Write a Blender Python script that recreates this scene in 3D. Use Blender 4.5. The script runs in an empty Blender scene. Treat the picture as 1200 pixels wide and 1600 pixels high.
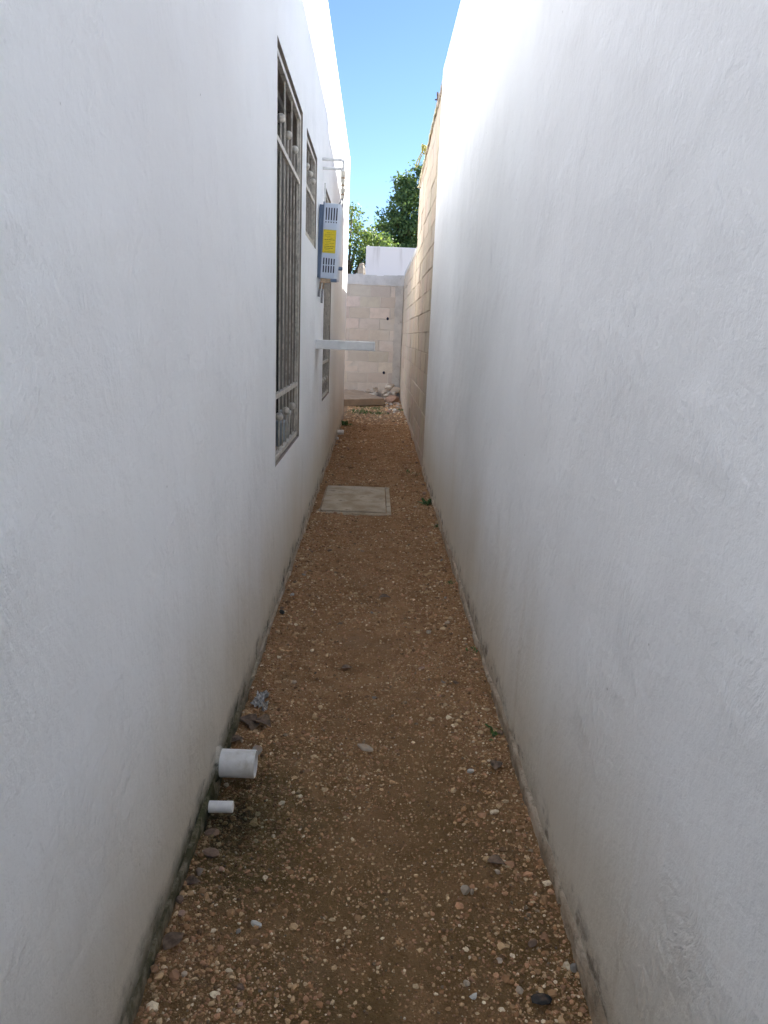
import bpy, math, random
import numpy as np
from mathutils import Vector, Matrix

random.seed(7)
rng = np.random.default_rng(11)
S = bpy.context.scene
COL = S.collection
R = math.radians

# ------------------------------------------------------------------ camera
PITCH, YAW, ROLL = .2345, .0207, .0404
CAMZ = 1.4
cp, sp, cy_, sy_, cr, sr = (math.cos(PITCH), math.sin(PITCH), math.cos(YAW), math.sin(YAW), math.cos(ROLL), math.sin(ROLL))
def cam_dir(ix, iy, d):
    x = cr*ix + sr*iy; u = sr*ix - cr*iy
    y = cp*d + sp*u; z = -sp*d + cp*u
    return Vector((cy_*x + sy_*y, -sy_*x + cy_*y, z))
right = cam_dir(1, 0, 0); up = -cam_dir(0, 1, 0); fwd = cam_dir(0, 0, 1)
cam_data = bpy.data.cameras.new('camera'); cam = bpy.data.objects.new('camera', cam_data); COL.objects.link(cam)
cam.matrix_world = Matrix(((right.x, up.x, -fwd.x, 0), (right.y, up.y, -fwd.y, 0), (right.z, up.z, -fwd.z, CAMZ), (0, 0, 0, 1)))
cam_data.sensor_fit = 'VERTICAL'; cam_data.sensor_height = 24; cam_data.lens = 1149.34/1600*24
cam_data.clip_start = .02; cam_data.clip_end = 2000
S.camera = cam

# ------------------------------------------------------------------ sky, sun, exposure
SUN_AZ = math.atan2(.955, .66); SUN_EL = math.atan2(.60, math.hypot(.955, .66))
w = bpy.data.worlds.new('World'); S.world = w; w.use_nodes = True
nt = w.node_tree; bg = nt.nodes['Background']
sky = nt.nodes.new('ShaderNodeTexSky'); sky.sky_type = 'NISHITA'; sky.sun_disc = False
sky.sun_elevation = SUN_EL; sky.sun_rotation = SUN_AZ
sky.air_density = .7; sky.dust_density = .0; sky.ozone_density = 3.0
nt.links.new(sky.outputs[0], bg.inputs[0]); bg.inputs[1].default_value = .05
sd = bpy.data.lights.new('sun', 'SUN'); sd.energy = 3.6; sd.angle = R(.5); sd.color = (1, .965, .91)
so = bpy.data.objects.new('sun', sd); COL.objects.link(so); so.location = (6, 5, 12)
so.rotation_euler = Vector((.955, .66, .60)).to_track_quat('Z', 'Y').to_euler()
S.view_settings.view_transform = 'Standard'; S.view_settings.look = 'None'
S.view_settings.exposure = 2.56; S.view_settings.gamma = 1
S.cycles.max_bounces = 20; S.cycles.diffuse_bounces = 16

# ------------------------------------------------------------------ helpers
XL, XR, G = -.4423, .5131, .0127
YB0 = -4.0        # near ends of both houses, behind the camera
def gz(y): return G*min(max(y, -8), 40)

def tag(o, label=None, cat=None, group=None, kind=None):
    if label: o['label'] = label
    if cat: o['category'] = cat
    if group: o['group'] = group
    if kind: o['kind'] = kind
    return o
def thing(name, loc, label, cat, group=None):
    o = bpy.data.objects.new(name, None); COL.objects.link(o); o.location = loc
    o.empty_display_size = .1
    return tag(o, label, cat, group)
class MB:
    """collects shapes given in world coordinates and links them as one mesh object"""
    def __init__(s): s.v = []; s.f = []; s.m = []; s.sm = []
    def add(s, vs, fs, mi=0, smooth=False):
        n = len(s.v); s.v += [tuple(v) for v in vs]
        for f in fs: s.f.append(tuple(i+n for i in f)); s.m.append(mi); s.sm.append(smooth)
        return s
    def box(s, a, b, mi=0, M=None):
        x0, y0, z0 = a; x1, y1, z1 = b
        vs = [Vector(p) for p in ((x0,y0,z0),(x1,y0,z0),(x1,y1,z0),(x0,y1,z0),(x0,y0,z1),(x1,y0,z1),(x1,y1,z1),(x0,y1,z1))]
        if M: vs = [M @ v for v in vs]
        return s.add(vs, [(0,3,2,1),(4,5,6,7),(0,1,5,4),(1,2,6,5),(2,3,7,6),(3,0,4,7)], mi)
    def tube(s, pts, r, n=12, mi=0, caps=True, smooth=True):
        pts = [Vector(p) for p in pts]; rs = r if isinstance(r, (list, tuple)) else [r]*len(pts)
        vs = []; fs = []; ref = None
        for i, p in enumerate(pts):
            t = (pts[min(i+1, len(pts)-1)] - pts[max(i-1, 0)]).normalized()
            if ref is None: ref = Vector((0,0,1)) if abs(t.z) < .9 else Vector((1,0,0))
            a = (ref - t*ref.dot(t)).normalized(); b = t.cross(a); ref = a
            for k in range(n):
                th = 2*math.pi*k/n; vs.append(p + (a*math.cos(th) + b*math.sin(th))*rs[i])
        for i in range(len(pts)-1):
            for k in range(n):
                k2 = (k+1) % n; fs.append((i*n+k, i*n+k2, (i+1)*n+k2, (i+1)*n+k))
        s.add(vs, fs, mi, smooth)
        if caps:
            m = len(pts)-1
            s.add(vs[:n], [tuple(range(n-1, -1, -1))], mi); s.add(vs[m*n:], [tuple(range(n))], mi)
        return s
    def hollow(s, p0, p1, r, ri, n=32, mi=0):
        """open pipe with wall thickness, open at p1"""
        p0, p1 = Vector(p0), Vector(p1); t = (p1-p0).normalized()
        ref = Vector((0,0,1)) if abs(t.z) < .9 else Vector((1,0,0)); a = (ref-t*ref.dot(t)).normalized(); b = t.cross(a)
        ring = lambda p, q: [p + (a*math.cos(2*math.pi*k/n)+b*math.sin(2*math.pi*k/n))*q for k in range(n)]
        bev = .0015; rings = [ring(p0, r), ring(p1-t*bev, r), ring(p1, r-bev), ring(p1, ri+bev*.5), ring(p1-t*bev, ri), ring(p0, ri)]
        vs = [v for q in rings for v in q]; fs = []
        for i in range(5):
            for k in range(n): k2 = (k+1) % n; fs.append((i*n+k, i*n+k2, (i+1)*n+k2, (i+1)*n+k))
        return s.add(vs, fs, mi, True)
    def ball(s, c, r, n=12, mi=0, sc=(1,1,1)):
        c = Vector(c); vs = [c+Vector((0,0,r*sc[2]))]; fs = []
        for i in range(1, n//2):
            ph = math.pi*i/(n//2)
            for k in range(n):
                th = 2*math.pi*k/n
                vs.append(c+Vector((r*sc[0]*math.sin(ph)*math.cos(th), r*sc[1]*math.sin(ph)*math.sin(th), r*sc[2]*math.cos(ph))))
        vs.append(c-Vector((0,0,r*sc[2]))); L = len(vs)-1; m = n//2-1
        for k in range(n): fs.append((0, 1+k, 1+(k+1) % n)); fs.append((L, 1+(m-1)*n+(k+1) % n, 1+(m-1)*n+k))
        for i in range(m-1):
            for k in range(n): k2 = (k+1) % n; fs.append((1+i*n+k, 1+(i+1)*n+k, 1+(i+1)*n+k2, 1+i*n+k2))
        return s.add(vs, fs, mi, True)
    def build(s, name, mats, parent=None, bevel=0, origin=None):
        if not isinstance(mats, (list, tuple)): mats = [mats]
        off = world_loc(parent) if parent else Vector(origin or (0,0,0))
        me = bpy.data.meshes.new(name)
        me.from_pydata([(v[0]-off.x, v[1]-off.y, v[2]-off.z) for v in s.v], [], s.f)
        for m in mats: me.materials.append(m)
        me.polygons.foreach_set('material_index', s.m); me.polygons.foreach_set('use_smooth', s.sm); me.update()
        o = bpy.data.objects.new(name, me); COL.objects.link(o)
        if parent: o.parent = parent
        else: o.location = off
        if bevel:
            b = o.modifiers.new('bevel', 'BEVEL'); b.width = bevel; b.segments = 2; b.limit_method = 'ANGLE'; b.angle_limit = R(40)
        return o
def world_loc(o):
    v = Vector((0,0,0))
    while o: v = v + Vector(o.location); o = o.parent
    return v

def np_mesh(name, V, F, mats, smooth=False, col=None, mi=None, parent=None, origin=(0,0,0)):
    """V (n,3) F (m,k) numpy arrays"""
    off = np.array(world_loc(parent) if parent else origin, float)
    me = bpy.data.meshes.new(name); n, m, k = len(V), len(F), F.shape[1]
    me.vertices.add(n); me.vertices.foreach_set('co', (V-off).astype(np.float32).ravel())
    me.loops.add(m*k); me.loops.foreach_set('vertex_index', F.astype(np.int32).ravel())
    me.polygons.add(m); me.polygons.foreach_set('loop_start', np.arange(0, m*k, k, dtype=np.int32))
    me.polygons.foreach_set('use_smooth', np.full(m, smooth))
    if mi is not None: me.polygons.foreach_set('material_index', mi.astype(np.int32))
    for q in (mats if isinstance(mats, (list, tuple)) else [mats]): me.materials.append(q)
    me.update(calc_edges=True)
    if col is not None:
        a = me.color_attributes.new('tone', 'FLOAT_COLOR', 'POINT')
        a.data.foreach_set('color', np.concatenate([col, np.ones((n,1))], 1).astype(np.float32).ravel())
    o = bpy.data.objects.new(name, me); COL.objects.link(o)
    if parent: o.parent = parent
    else: o.location = off
    return o

def vnoise(x, y, seed=0):
    """value noise on arrays, range -1..1"""
    xi = np.floor(x).astype(np.int64); yi = np.floor(y).astype(np.int64); fx = x-xi; fy = y-yi
    def h(a, b):
        n = (a*374761393 + b*668265263 + seed*974634777) & 0x7fffffff
        n = ((n ^ (n >> 13))*1274126177) & 0x7fffffff
        n = (n ^ (n >> 16)) & 0xffff
        return n/32767.5-1
    u = fx*fx*(3-2*fx); v = fy*fy*(3-2*fy)
    return (h(xi,yi)*(1-u)+h(xi+1,yi)*u)*(1-v)+(h(xi,yi+1)*(1-u)+h(xi+1,yi+1)*u)*v

# ------------------------------------------------------------------ material helpers
class NT:
    def __init__(s, name, rough=.8, spec=.3):
        s.m = bpy.data.materials.new(name); s.m.use_nodes = True; s.t = s.m.node_tree; s.b = s.t.nodes['Principled BSDF']
        s.b.inputs['Roughness'].default_value = rough; s.b.inputs['Specular IOR Level'].default_value = spec
        s.pos = s.n('ShaderNodeNewGeometry').outputs['Position']
    def n(s, t, **k):
        q = s.t.nodes.new(t)
        for a, v in k.items(): setattr(q, a, v)
        return q
    def link(s, a, b): s.t.links.new(a, b)
    def setin(s, q, i, v):
        if hasattr(v, 'is_linked') or isinstance(v, bpy.types.NodeSocket): s.link(v, q.inputs[i])
        else: q.inputs[i].default_value = v
    def map(s, scale=(1,1,1), src=None, rot=(0,0,0)):
        q = s.n('ShaderNodeMapping'); q.inputs['Scale'].default_value = scale; q.inputs['Rotation'].default_value = rot
        s.link(src or s.pos, q.inputs[0]); return q.outputs[0]
    def noise(s, scale, detail=4, rough=.55, vec=None, dist=0):
        q = s.n('ShaderNodeTexNoise'); q.inputs['Scale'].default_value = scale; q.inputs['Detail'].default_value = detail
        q.inputs['Roughness'].default_value = rough; q.inputs['Distortion'].default_value = dist
        s.link(vec if vec is not None else s.pos, q.inputs['Vector']); return q.outputs['Fac']
    def vor(s, scale, vec=None, feat='F1', out='Distance'):
        q = s.n('ShaderNodeTexVoronoi', feature=feat); q.inputs['Scale'].default_value = scale
        s.link(vec if vec is not None else s.pos, q.inputs['Vector']); return q.outputs[out]
    def math(s, op, a, b=0, c=0, clamp=False):
        q = s.n('ShaderNodeMath', operation=op); q.use_clamp = clamp
        for i, v in enumerate((a, b, c)): s.setin(q, i, v)
        return q.outputs[0]
    def ramp(s, fac, lo, hi, a=0., b=1.):
        q = s.n('ShaderNodeMapRange', interpolation_type='SMOOTHSTEP'); s.link(fac, q.inputs[0])
        for i, v in zip((1,2,3,4), (lo, hi, a, b)): q.inputs[i].default_value = v
        return q.outputs[0]
    def mix(s, fac, a, b, mode='MIX'):
        q = s.n('ShaderNodeMix', data_type='RGBA', blend_type=mode)
        for i, v in ((0, fac), (6, a), (7, b)):
            if isinstance(v, tuple) and len(v) == 3: v = v+(1,)
            s.setin(q, i, v)
        return q.outputs[2]
    def sep(s, v=None):
        q = s.n('ShaderNodeSeparateXYZ'); s.link(v if v is not None else s.pos, q.inputs[0]); return q.outputs
    def bump(s, h, strength, dist, prev=None):
        q = s.n('ShaderNodeBump'); q.inputs['Strength'].default_value = strength; q.inputs['Distance'].default_value = dist
        s.link(h, q.inputs['Height'])
        if prev is not None: s.link(prev, q.inputs['Normal'])
        return q.outputs[0]
    def color(s, c):
        if isinstance(c, tuple): s.b.inputs['Base Color'].default_value = c+(1,)
        else: s.link(c, s.b.inputs['Base Color'])
        return s
    def normal(s, n): s.link(n, s.b.inputs['Normal']); return s

def simple(name, c, rough=.6, spec=.4, metal=0, var=.08, scale=30, bump=0, dirt=None):
    t = NT(name, rough, spec); t.b.inputs['Metallic'].default_value = metal
    n = t.noise(scale, 5)
    lo = tuple(max(0, x*(1-var*2)) for x in c); hi = tuple(min(1, x*(1+var)) for x in c)
    k = t.mix(t.ramp(n, .3, .7), lo, hi)
    if dirt: k = t.mix(t.ramp(t.noise(scale*.35, 6, .65), .5, .72, 0, .75), k, dirt)
    t.color(k)
    if bump: t.normal(t.bump(t.noise(scale*3, 4), .5, bump))
    return t.m

def plaster(name, side):
    """painted cement render with trowel marks, splash dirt and mould towards the ground"""
    t = NT(name, .75, .25); x, y, z = t.sep()
    hg = t.math('SUBTRACT', z, t.math('MULTIPLY', y, G))             # height above ground
    big = t.noise(1.1, 4, .5); med = t.noise(5, 5, .6)
    c = t.mix(t.ramp(big, .35, .65), (.85,.858,.862), (.905,.913,.917))
    drift = t.noise(.6, 3, .5, t.map((1, 1, .35)))
    c = t.mix(t.ramp(drift, .46, .66, 0, .5), c, (.83,.82,.82))
    # rain splash: tan wash, uneven upper limit
    lim = t.math('ADD', hg, t.math('MULTIPLY', t.math('SUBTRACT', t.noise(1.6, 5, .6, t.map((1, 1, .25))), .5), -.55))
    c = t.mix(t.ramp(lim, .02, .8, .85, 0), c, (.67,.61,.49))
    lim2 = t.math('ADD', hg, t.math('MULTIPLY', t.math('SUBTRACT', t.noise(4.5, 6, .65, t.map((1, 1, .6))), .5), -.26))
    c = t.mix(t.ramp(lim2, .0, .15, .75, 0), c, (.40,.33,.235))
    # drip streaks
    st = t.noise(14, 4, .6, t.map((1, 1, .05)))
    c = t.mix(t.math('MULTIPLY', t.ramp(st, .55, .75, 0, .28), t.ramp(hg, .0, .9, 1, 0)), c, (.52,.43,.31))
    # mould line
    m1 = t.noise(9, 7, .7, t.map((1, 1, 1.6)))
    band = t.math('MULTIPLY', t.ramp(hg, .03, .06, 0, 1), t.ramp(hg, .07, .17, 1, 0))
    mo = t.math('MULTIPLY', band, t.ramp(m1, .50, .62, 0, .92))
    c = t.mix(mo, c, (.19,.155,.115) if side > 0 else (.085,.085,.06))
    if side < 0:   # green algae where the drain pipes drip
        dy = t.math('ABSOLUTE', t.math('SUBTRACT', y, 1.75))
        near = t.math('MULTIPLY', t.ramp(dy, .3, 1.3, 1, 0), t.ramp(t.math('ADD', hg, t.math('MULTIPLY', t.noise(8, 5), -.12)), -.02, .09, 1, 0))
        c = t.mix(t.math('MULTIPLY', near, t.ramp(t.noise(22, 6, .7), .34, .52, .6, 1)), c, (.055,.055,.022))
    # specks and nicks
    sp_ = t.ramp(t.vor(7.3), .012, .03, 1, 0)
    c = t.mix(t.math('MULTIPLY', sp_, .55), c, (.22,.2,.18))
    t.color(c)
    # relief: slow waves, sand grain, patches of trowel combing
    h1 = t.noise(1.7, 3, .5); h2 = t.noise(240, 3, .6); h2b = t.noise(45, 5, .6)
    warp = t.n('ShaderNodeTexNoise'); warp.inputs['Scale'].default_value = 2.2; warp.inputs['Detail'].default_value = 2
    t.link(t.pos, warp.inputs['Vector'])
    vm = t.n('ShaderNodeVectorMath', operation='MULTIPLY_ADD'); t.link(warp.outputs['Color'], vm.inputs[0]); vm.inputs[1].default_value = (.35,.35,.35); t.link(t.pos, vm.inputs[2])
    comb = t.noise(75, 3, .6, t.map((1, 1, .3), vm.outputs[0], (R(35), 0, 0)), .2)
    patch = t.ramp(t.noise(3.4, 4, .65), .48, .66, .15, 1)
    comb = t.math('MULTIPLY', comb, patch)
    nrm = t.bump(h1, .8, .05); nrm = t.bump(h2b, .5, .006, nrm); nrm = t.bump(h2, .5, .0015, nrm); nrm = t.bump(comb, .7, .0058, nrm)
    ero = t.math('MULTIPLY', t.ramp(hg, .0, .2, 1, 0), t.noise(30, 6, .7)); nrm = t.bump(ero, .8, .012, nrm)
    t.normal(nrm); return t.m

M = {}
M['plaster_l'] = plaster('white_render_house', -1)
M['plaster_r'] = plaster('white_render_neighbour', 1)

t = NT('plinth_cement', .9, .2)                                       # rough unpainted strip at the foot of the render
x, y, z = t.sep()
c = t.mix(t.ramp(t.noise(7, 6, .65), .35, .65), (.34,.265,.185), (.60,.50,.38))
c = t.mix(t.ramp(t.noise(26, 6, .7), .5, .66, 0, .7), c, (.17,.145,.10))
dy = t.math('ABSOLUTE', t.math('SUBTRACT', y, 1.75)); left = t.math('LESS_THAN', x, 0)
g = t.math('MULTIPLY', t.math('MULTIPLY', t.ramp(dy, .3, 1.6, 1, 0), left), t.ramp(t.noise(15, 5, .7), .3, .55, .45, .95))
c = t.mix(g, c, (.06,.058,.022)); t.color(c)
n1 = t.bump(t.noise(35, 6, .7), .9, .012); t.normal(t.bump(t.noise(180, 3, .7), .6, .002, n1)); M['plinth'] = t.m

def dirt_mat(name):
    t = NT(name, .95, .15); x, y, z = t.sep()
    a = t.noise(2.3, 5, .6); b = t.noise(11, 6, .65); f = t.noise(95, 5, .7)
    c = t.mix(t.ramp(a, .35, .65), (.42,.24,.115), (.52,.30,.15))
    c = t.mix(t.ramp(b, .42, .66, 0, .75), c, (.29,.15,.065))
    c = t.mix(t.ramp(t.noise(5, 6, .6), .52, .7, 0, .55), c, (.46,.30,.175))
    c = t.mix(t.ramp(f, .5, .75, 0, .55), c, (.50,.36,.22))
    c = t.mix(t.ramp(f, .25, .42, .55, 0), c, (.15,.085,.045))
    c = t.mix(t.ramp(y, 10.6, 12.2, 0, .65), c, (.40,.30,.205))        # soil turns a duller buff towards the yard
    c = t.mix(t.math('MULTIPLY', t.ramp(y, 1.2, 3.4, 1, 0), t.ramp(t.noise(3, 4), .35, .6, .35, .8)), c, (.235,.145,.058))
    # damp, algae covered soil under the drain pipes, with pipe shade painted in
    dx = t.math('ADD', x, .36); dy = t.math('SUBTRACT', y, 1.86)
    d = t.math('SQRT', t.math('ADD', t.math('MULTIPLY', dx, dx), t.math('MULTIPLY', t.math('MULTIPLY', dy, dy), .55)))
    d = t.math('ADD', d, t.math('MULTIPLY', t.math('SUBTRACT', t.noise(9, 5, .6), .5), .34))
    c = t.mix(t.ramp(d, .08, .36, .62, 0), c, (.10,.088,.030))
    c = t.mix(t.ramp(d, .0, .13, .8, 0), c, (.035,.028,.018))  # near-black core: shade right below the pipe put into the soil colour
    t.color(c)
    n1 = t.bump(t.noise(28, 6, .7), 1, .022); n1 = t.bump(t.noise(120, 4, .75), 1, .010, n1); t.normal(t.bump(t.vor(210), .9, .005, n1))
    return t.m
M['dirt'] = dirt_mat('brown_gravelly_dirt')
t = NT('gravel_stone', .85, .25)
at = t.n('ShaderNodeAttribute', attribute_name='tone').outputs['Color']
c = t.mix(t.ramp(t.noise(160, 4, .6), .45, .7, 0, .5), at, (.40,.24,.13)); t.color(c)
t.normal(t.bump(t.noise(220, 4), .6, .0015)); M['gravel'] = t.m

def rock(name, c, dirty=(.36,.21,.12), amt=.6, scale=40):
    t = NT(name, .85, .25)
    k = t.mix(t.ramp(t.noise(scale, 5, .6), .35, .7), tuple(v*.75 for v in c), c)
    k = t.mix(t.ramp(t.noise(scale*.5, 5, .6), .48, .68, 0, amt), k, dirty); t.color(k)
    t.normal(t.bump(t.noise(scale*2.5, 5), .7, .08/scale)); return t.m
M['rock_tan'] = rock('tan_stone', (.56,.45,.33)); M['rock_white'] = rock('pale_stone', (.72,.69,.62), amt=.3)
M['rock_grey'] = rock('grey_stone', (.38,.345,.29)); M['rock_brown'] = rock('brown_stone', (.27,.18,.125)); M['rock_pink'] = rock('pinkish_stone', (.52,.34,.25))
M['rock_black'] = rock('black_stone', (.06,.055,.05), amt=.45)
M['rubble'] = rock('limestone_rubble', (.52,.44,.36), (.30,.21,.15), .5, 12)
M['rubble_w'] = rock('white_rubble', (.68,.63,.56), (.38,.28,.2), .4, 12)
M['slab'] = rock('precast_slab', (.48,.37,.27), (.36,.25,.16), .5, 6)
M['concrete'] = None
t = NT('lid_concrete', .88, .2)
c = t.mix(t.ramp(t.noise(4.5, 6, .6), .38, .62), (.38,.29,.19), (.56,.47,.345)); c = t.mix(t.ramp(t.noise(9, 6, .7), .55, .68, 0, .8), c, (.23,.18,.125))
c = t.mix(t.ramp(t.noise(60, 4, .7), .6, .75, 0, .6), c, (.09,.07,.05)); t.color(c); t.normal(t.bump(t.noise(50, 6, .7), .7, .006)); M['lid'] = t.m

def block(name, tint):
    t = NT(name, .92, .15)
    at = t.n('ShaderNodeAttribute', attribute_name='tone').outputs['Color']
    c = t.mix(t.ramp(t.noise(9, 6, .65), .4, .68, 0, .4), at, tuple(v*.72 for v in tint))
    c = t.mix(t.ramp(t.noise(2.0, 5, .6), .5, .7, 0, .4), c, (.52,.50,.47)); t.color(c)
    n1 = t.bump(t.noise(40, 6, .7), .7, .008); t.normal(t.bump(t.noise(150, 3, .7), .6, .003, n1)); return t.m
M['block_end'] = block('concrete_block_grey_pink', (.56,.48,.42)); M['block_side'] = block('concrete_block_buff', (.53,.45,.36))
def cement(name, c):
    t = NT(name, .9, .15); k = t.mix(t.ramp(t.noise(3.5, 6, .6), .35, .65), tuple(v*.8 for v in c), c)
    k = t.mix(t.ramp(t.noise(8, 6, .7), .56, .7, 0, .6), k, tuple(v*.5 for v in c)); t.color(k); t.normal(t.bump(t.noise(30, 6, .7), .7, .01)); return t.m
M['mortar'] = cement('mortar_joint', (.52,.47,.42)); M['mortar_side'] = cement('mortar_joint_buff', (.46,.385,.31)); M['beam'] = cement('cast_concrete', (.54,.53,.52)); M['beam_dark'] = cement('cast_concrete_dark', (.47,.44,.41))
M['grille'] = simple('grille_paint', (.62,.57,.49), .45, .5, 0, .12, 40, 0, (.2,.17,.14))
M['alu'] = simple('window_aluminium', (.30,.28,.25), .4, .5, .3, .06, 20)
t = NT('window_glass', .25, .03); t.b.inputs['IOR'].default_value = 1.15; t.color(t.mix(t.ramp(t.noise(2.5, 3), .3, .7), (.035,.033,.028), (.065,.06,.05))); M['glass'] = t.m
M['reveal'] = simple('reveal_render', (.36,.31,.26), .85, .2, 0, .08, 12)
M['pvc'] = simple('white_pvc', (.84,.83,.80), .38, .5, 0, .05, 25, 0, (.55,.5,.42))
M['pvc_drain'] = simple('weathered_drain_pvc', (.82,.80,.76), .5, .4, 0, .05, 25, 0, (.42,.38,.28))
M['pvc_in'] = simple('pipe_bore', (.35,.30,.25), .7, .3)
M['whitewash'] = simple('whitewashed_concrete', (.80,.80,.78), .8, .2, 0, .05, 14, .004, (.6,.56,.5))
M['enamel'] = simple('heater_enamel', (.56,.62,.72), .35, .5, .25, .03, 8)
M['enamel_dark'] = simple('heater_back_steel', (.13,.17,.24), .35, .5, .6, .06, 12)
M['slot'] = simple('vent_opening', (.012,.014,.035), .7, .2)
M['yellow'] = simple('yellow_sticker', (.80,.62,.03), .45, .4, 0, .03, 40)
M['ink'] = simple('dark_ink', (.16,.12,.02), .6, .3)
M['brass'] = simple('brass_fitting', (.42,.30,.20), .35, .5, .8, .15, 60, 0, (.16,.10,.06))
M['hose'] = simple('braided_hose', (.30,.30,.31), .4, .5, .4, .2, 300)
M['cream'] = simple('painted_pipe', (.66,.60,.50), .6, .3, 0, .08, 40, 0, (.42,.33,.24))
M['rust'] = simple('rusty_steel', (.17,.13,.11), .8, .3, .3, .3, 60)
M['rope'] = simple('yellow_rope', (.50,.46,.13), .8, .2, 0, .25, 200, .002)
M['rope_pale'] = simple('weathered_rope', (.56,.53,.36), .85, .2, 0, .2, 200, .002)
M['pot'] = simple('white_plastic', (.75,.75,.72), .45, .4, 0, .03, 20)
M['pot_blue'] = simple('blue_plastic', (.42,.48,.55), .45, .4, 0, .05, 20)
M['foil'] = simple('crumpled_foil', (.56,.54,.50), .35, .5, .3, .3, 110, .002, (.10,.09,.08))
M['dead'] = simple('dead_leaf', (.19,.125,.08), .7, .3, 0, .3, 60, .001)
M['weed'] = simple('weed_leaf', (.10,.17,.045), .6, .3, 0, .25, 60)
M['straw'] = simple('dry_grass', (.34,.30,.13), .8, .2, 0, .25, 60)
M['far_white'] = cement('white_painted_wall', (.80,.80,.80))
t = NT('far_white_render', .8, .2); x, y, z = t.sep()
st = t.noise(3, 5, .65, t.map((1, 1, .06))); c = t.mix(t.math('MULTIPLY', t.ramp(st, .52, .72, 0, .8), t.ramp(z, 3.3, 4.2, 0, 1)), (.82,.82,.82), (.4,.38,.36)); t.color(c); M['far_white'] = t.m
M['stub'] = simple('old_concrete', (.40,.34,.27), .9, .2, 0, .15, 9, .01)
M['bark'] = simple('bark', (.13,.10,.075), .9, .15, 0, .25, 20, .02)
def leafmat(name, a, b):
    t = NT(name, .5, .35); at = t.n('ShaderNodeAttribute', attribute_name='tone').outputs['Fac']
    c = t.mix(at, a, b); t.color(c)
    tr = t.n('ShaderNodeBsdfTranslucent'); t.link(t.mix(at, tuple(v*1.5 for v in a), (b[0]*2.0, b[1]*1.7, b[2]*.9)), tr.inputs[0])
    mx = t.n('ShaderNodeMixShader'); mx.inputs[0].default_value = .42; out = [q for q in t.t.nodes if q.type == 'OUTPUT_MATERIAL'][0]
    t.link(t.b.outputs[0], mx.inputs[1]); t.link(tr.outputs[0], mx.inputs[2]); t.link(mx.outputs[0], out.inputs[0]); return t.m
M['leaf_dark'] = leafmat('dark_tree_leaf', (.055,.11,.05), (.14,.22,.075))
M['leaf_light'] = leafmat('light_tree_leaf', (.06,.11,.035), (.13,.19,.05))

# ------------------------------------------------------------------ ground
def ground_h(X, Y):
    """height of the alley soil: beaten path in the middle, loose banks along the walls"""
    u = (X-.035)/.478
    base = G*np.clip(Y, -8, 40)
    bank = .018*np.clip(np.abs(u), 0, 1)**2.2 - .008
    h = .010*vnoise(X*3.1, Y*3.1, 1)+.007*vnoise(X*8+3, Y*8, 2)+.0045*vnoise(X*21, Y*21, 3)+.003*vnoise(X*50, Y*50, 4)+.0015*vnoise(X*110, Y*110, 5)
    h += (.0016*vnoise(X*170, Y*170, 6)+.0035*np.clip(vnoise(X*34, Y*34, 7)-.35, 0, 1))
    h *= .75+.6*np.clip(np.abs(u), 0, 1)
    lid = (np.abs(X+.122) < .262) & (np.abs(Y-5.95) < .45)
    h = np.where(lid, h*.3-.004, h+bank)
    h = h + .013*np.clip((np.abs(u)-.72)/.28, 0, 1)*(.45+.55*vnoise(X*2, Y*2.3, 12))
    h = h - .028*np.exp(-((X+.40)**2/.006+(Y-1.98)**2/.02))          # hollow washed out below the drain pipe
    return base+h
ys = [-3.0]
while ys[-1] < .6: ys.append(ys[-1]+.05)
while ys[-1] < 15.2: ys.append(ys[-1]+max(.0045, .0042*ys[-1]))
ys = np.array(ys); xs = np.linspace(-.95, .56, 230)
X, Y = np.meshgrid(xs, ys); Z = ground_h(X, Y)
V = np.stack([X, Y, Z], -1).reshape(-1, 3); nx, ny = len(xs), len(ys)
i = np.arange(nx*(ny-1)).reshape(ny-1, nx)[:, :-1].ravel()
F = np.stack([i, i+1, i+nx+1, i+nx], 1)
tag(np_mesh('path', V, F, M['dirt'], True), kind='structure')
mb = MB()
gy = [-400, -8, 0, 12, 40, 900]; gx = [-600, -20, -.95, .56, 20, 600]
for a in range(5):
    for b in range(5):
        q = [(gx[b], gy[a]), (gx[b+1], gy[a]), (gx[b+1], gy[a+1]), (gx[b], gy[a+1])]
        dz = .035
        mb.add([(px, py, gz(py)-dz) for px, py in q], [(0,1,2,3)])
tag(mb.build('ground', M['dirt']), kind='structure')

# gravel: innumerable, one object
def ico():
    p = (1+5**.5)/2
    v = np.array([(-1,p,0),(1,p,0),(-1,-p,0),(1,-p,0),(0,-1,p),(0,1,p),(0,-1,-p),(0,1,-p),(p,0,-1),(p,0,1),(-p,0,-1),(-p,0,1)], float)/math.hypot(1,p)
    f = np.array([(0,11,5),(0,5,1),(0,1,7),(0,7,10),(0,10,11),(1,5,9),(5,11,4),(11,10,2),(10,7,6),(7,1,8),(3,9,4),(3,4,2),(3,2,6),(3,6,8),(3,8,9),(4,9,5),(2,4,11),(6,2,10),(8,6,7),(9,8,1)])
    return v, f
IV, IF = ico()
def rand_rot(n):
    q = rng.normal(size=(n,4)); q /= np.linalg.norm(q, axis=1)[:, None]; a, b, c, d = q.T
    return np.stack([1-2*(c*c+d*d), 2*(b*c-a*d), 2*(b*d+a*c), 2*(b*c+a*d), 1-2*(b*b+d*d), 2*(c*d-a*b), 2*(b*d-a*c), 2*(c*d+a*b), 1-2*(b*b+c*c)], 1).reshape(n,3,3)
px, py, ps = [], [], []
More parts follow.
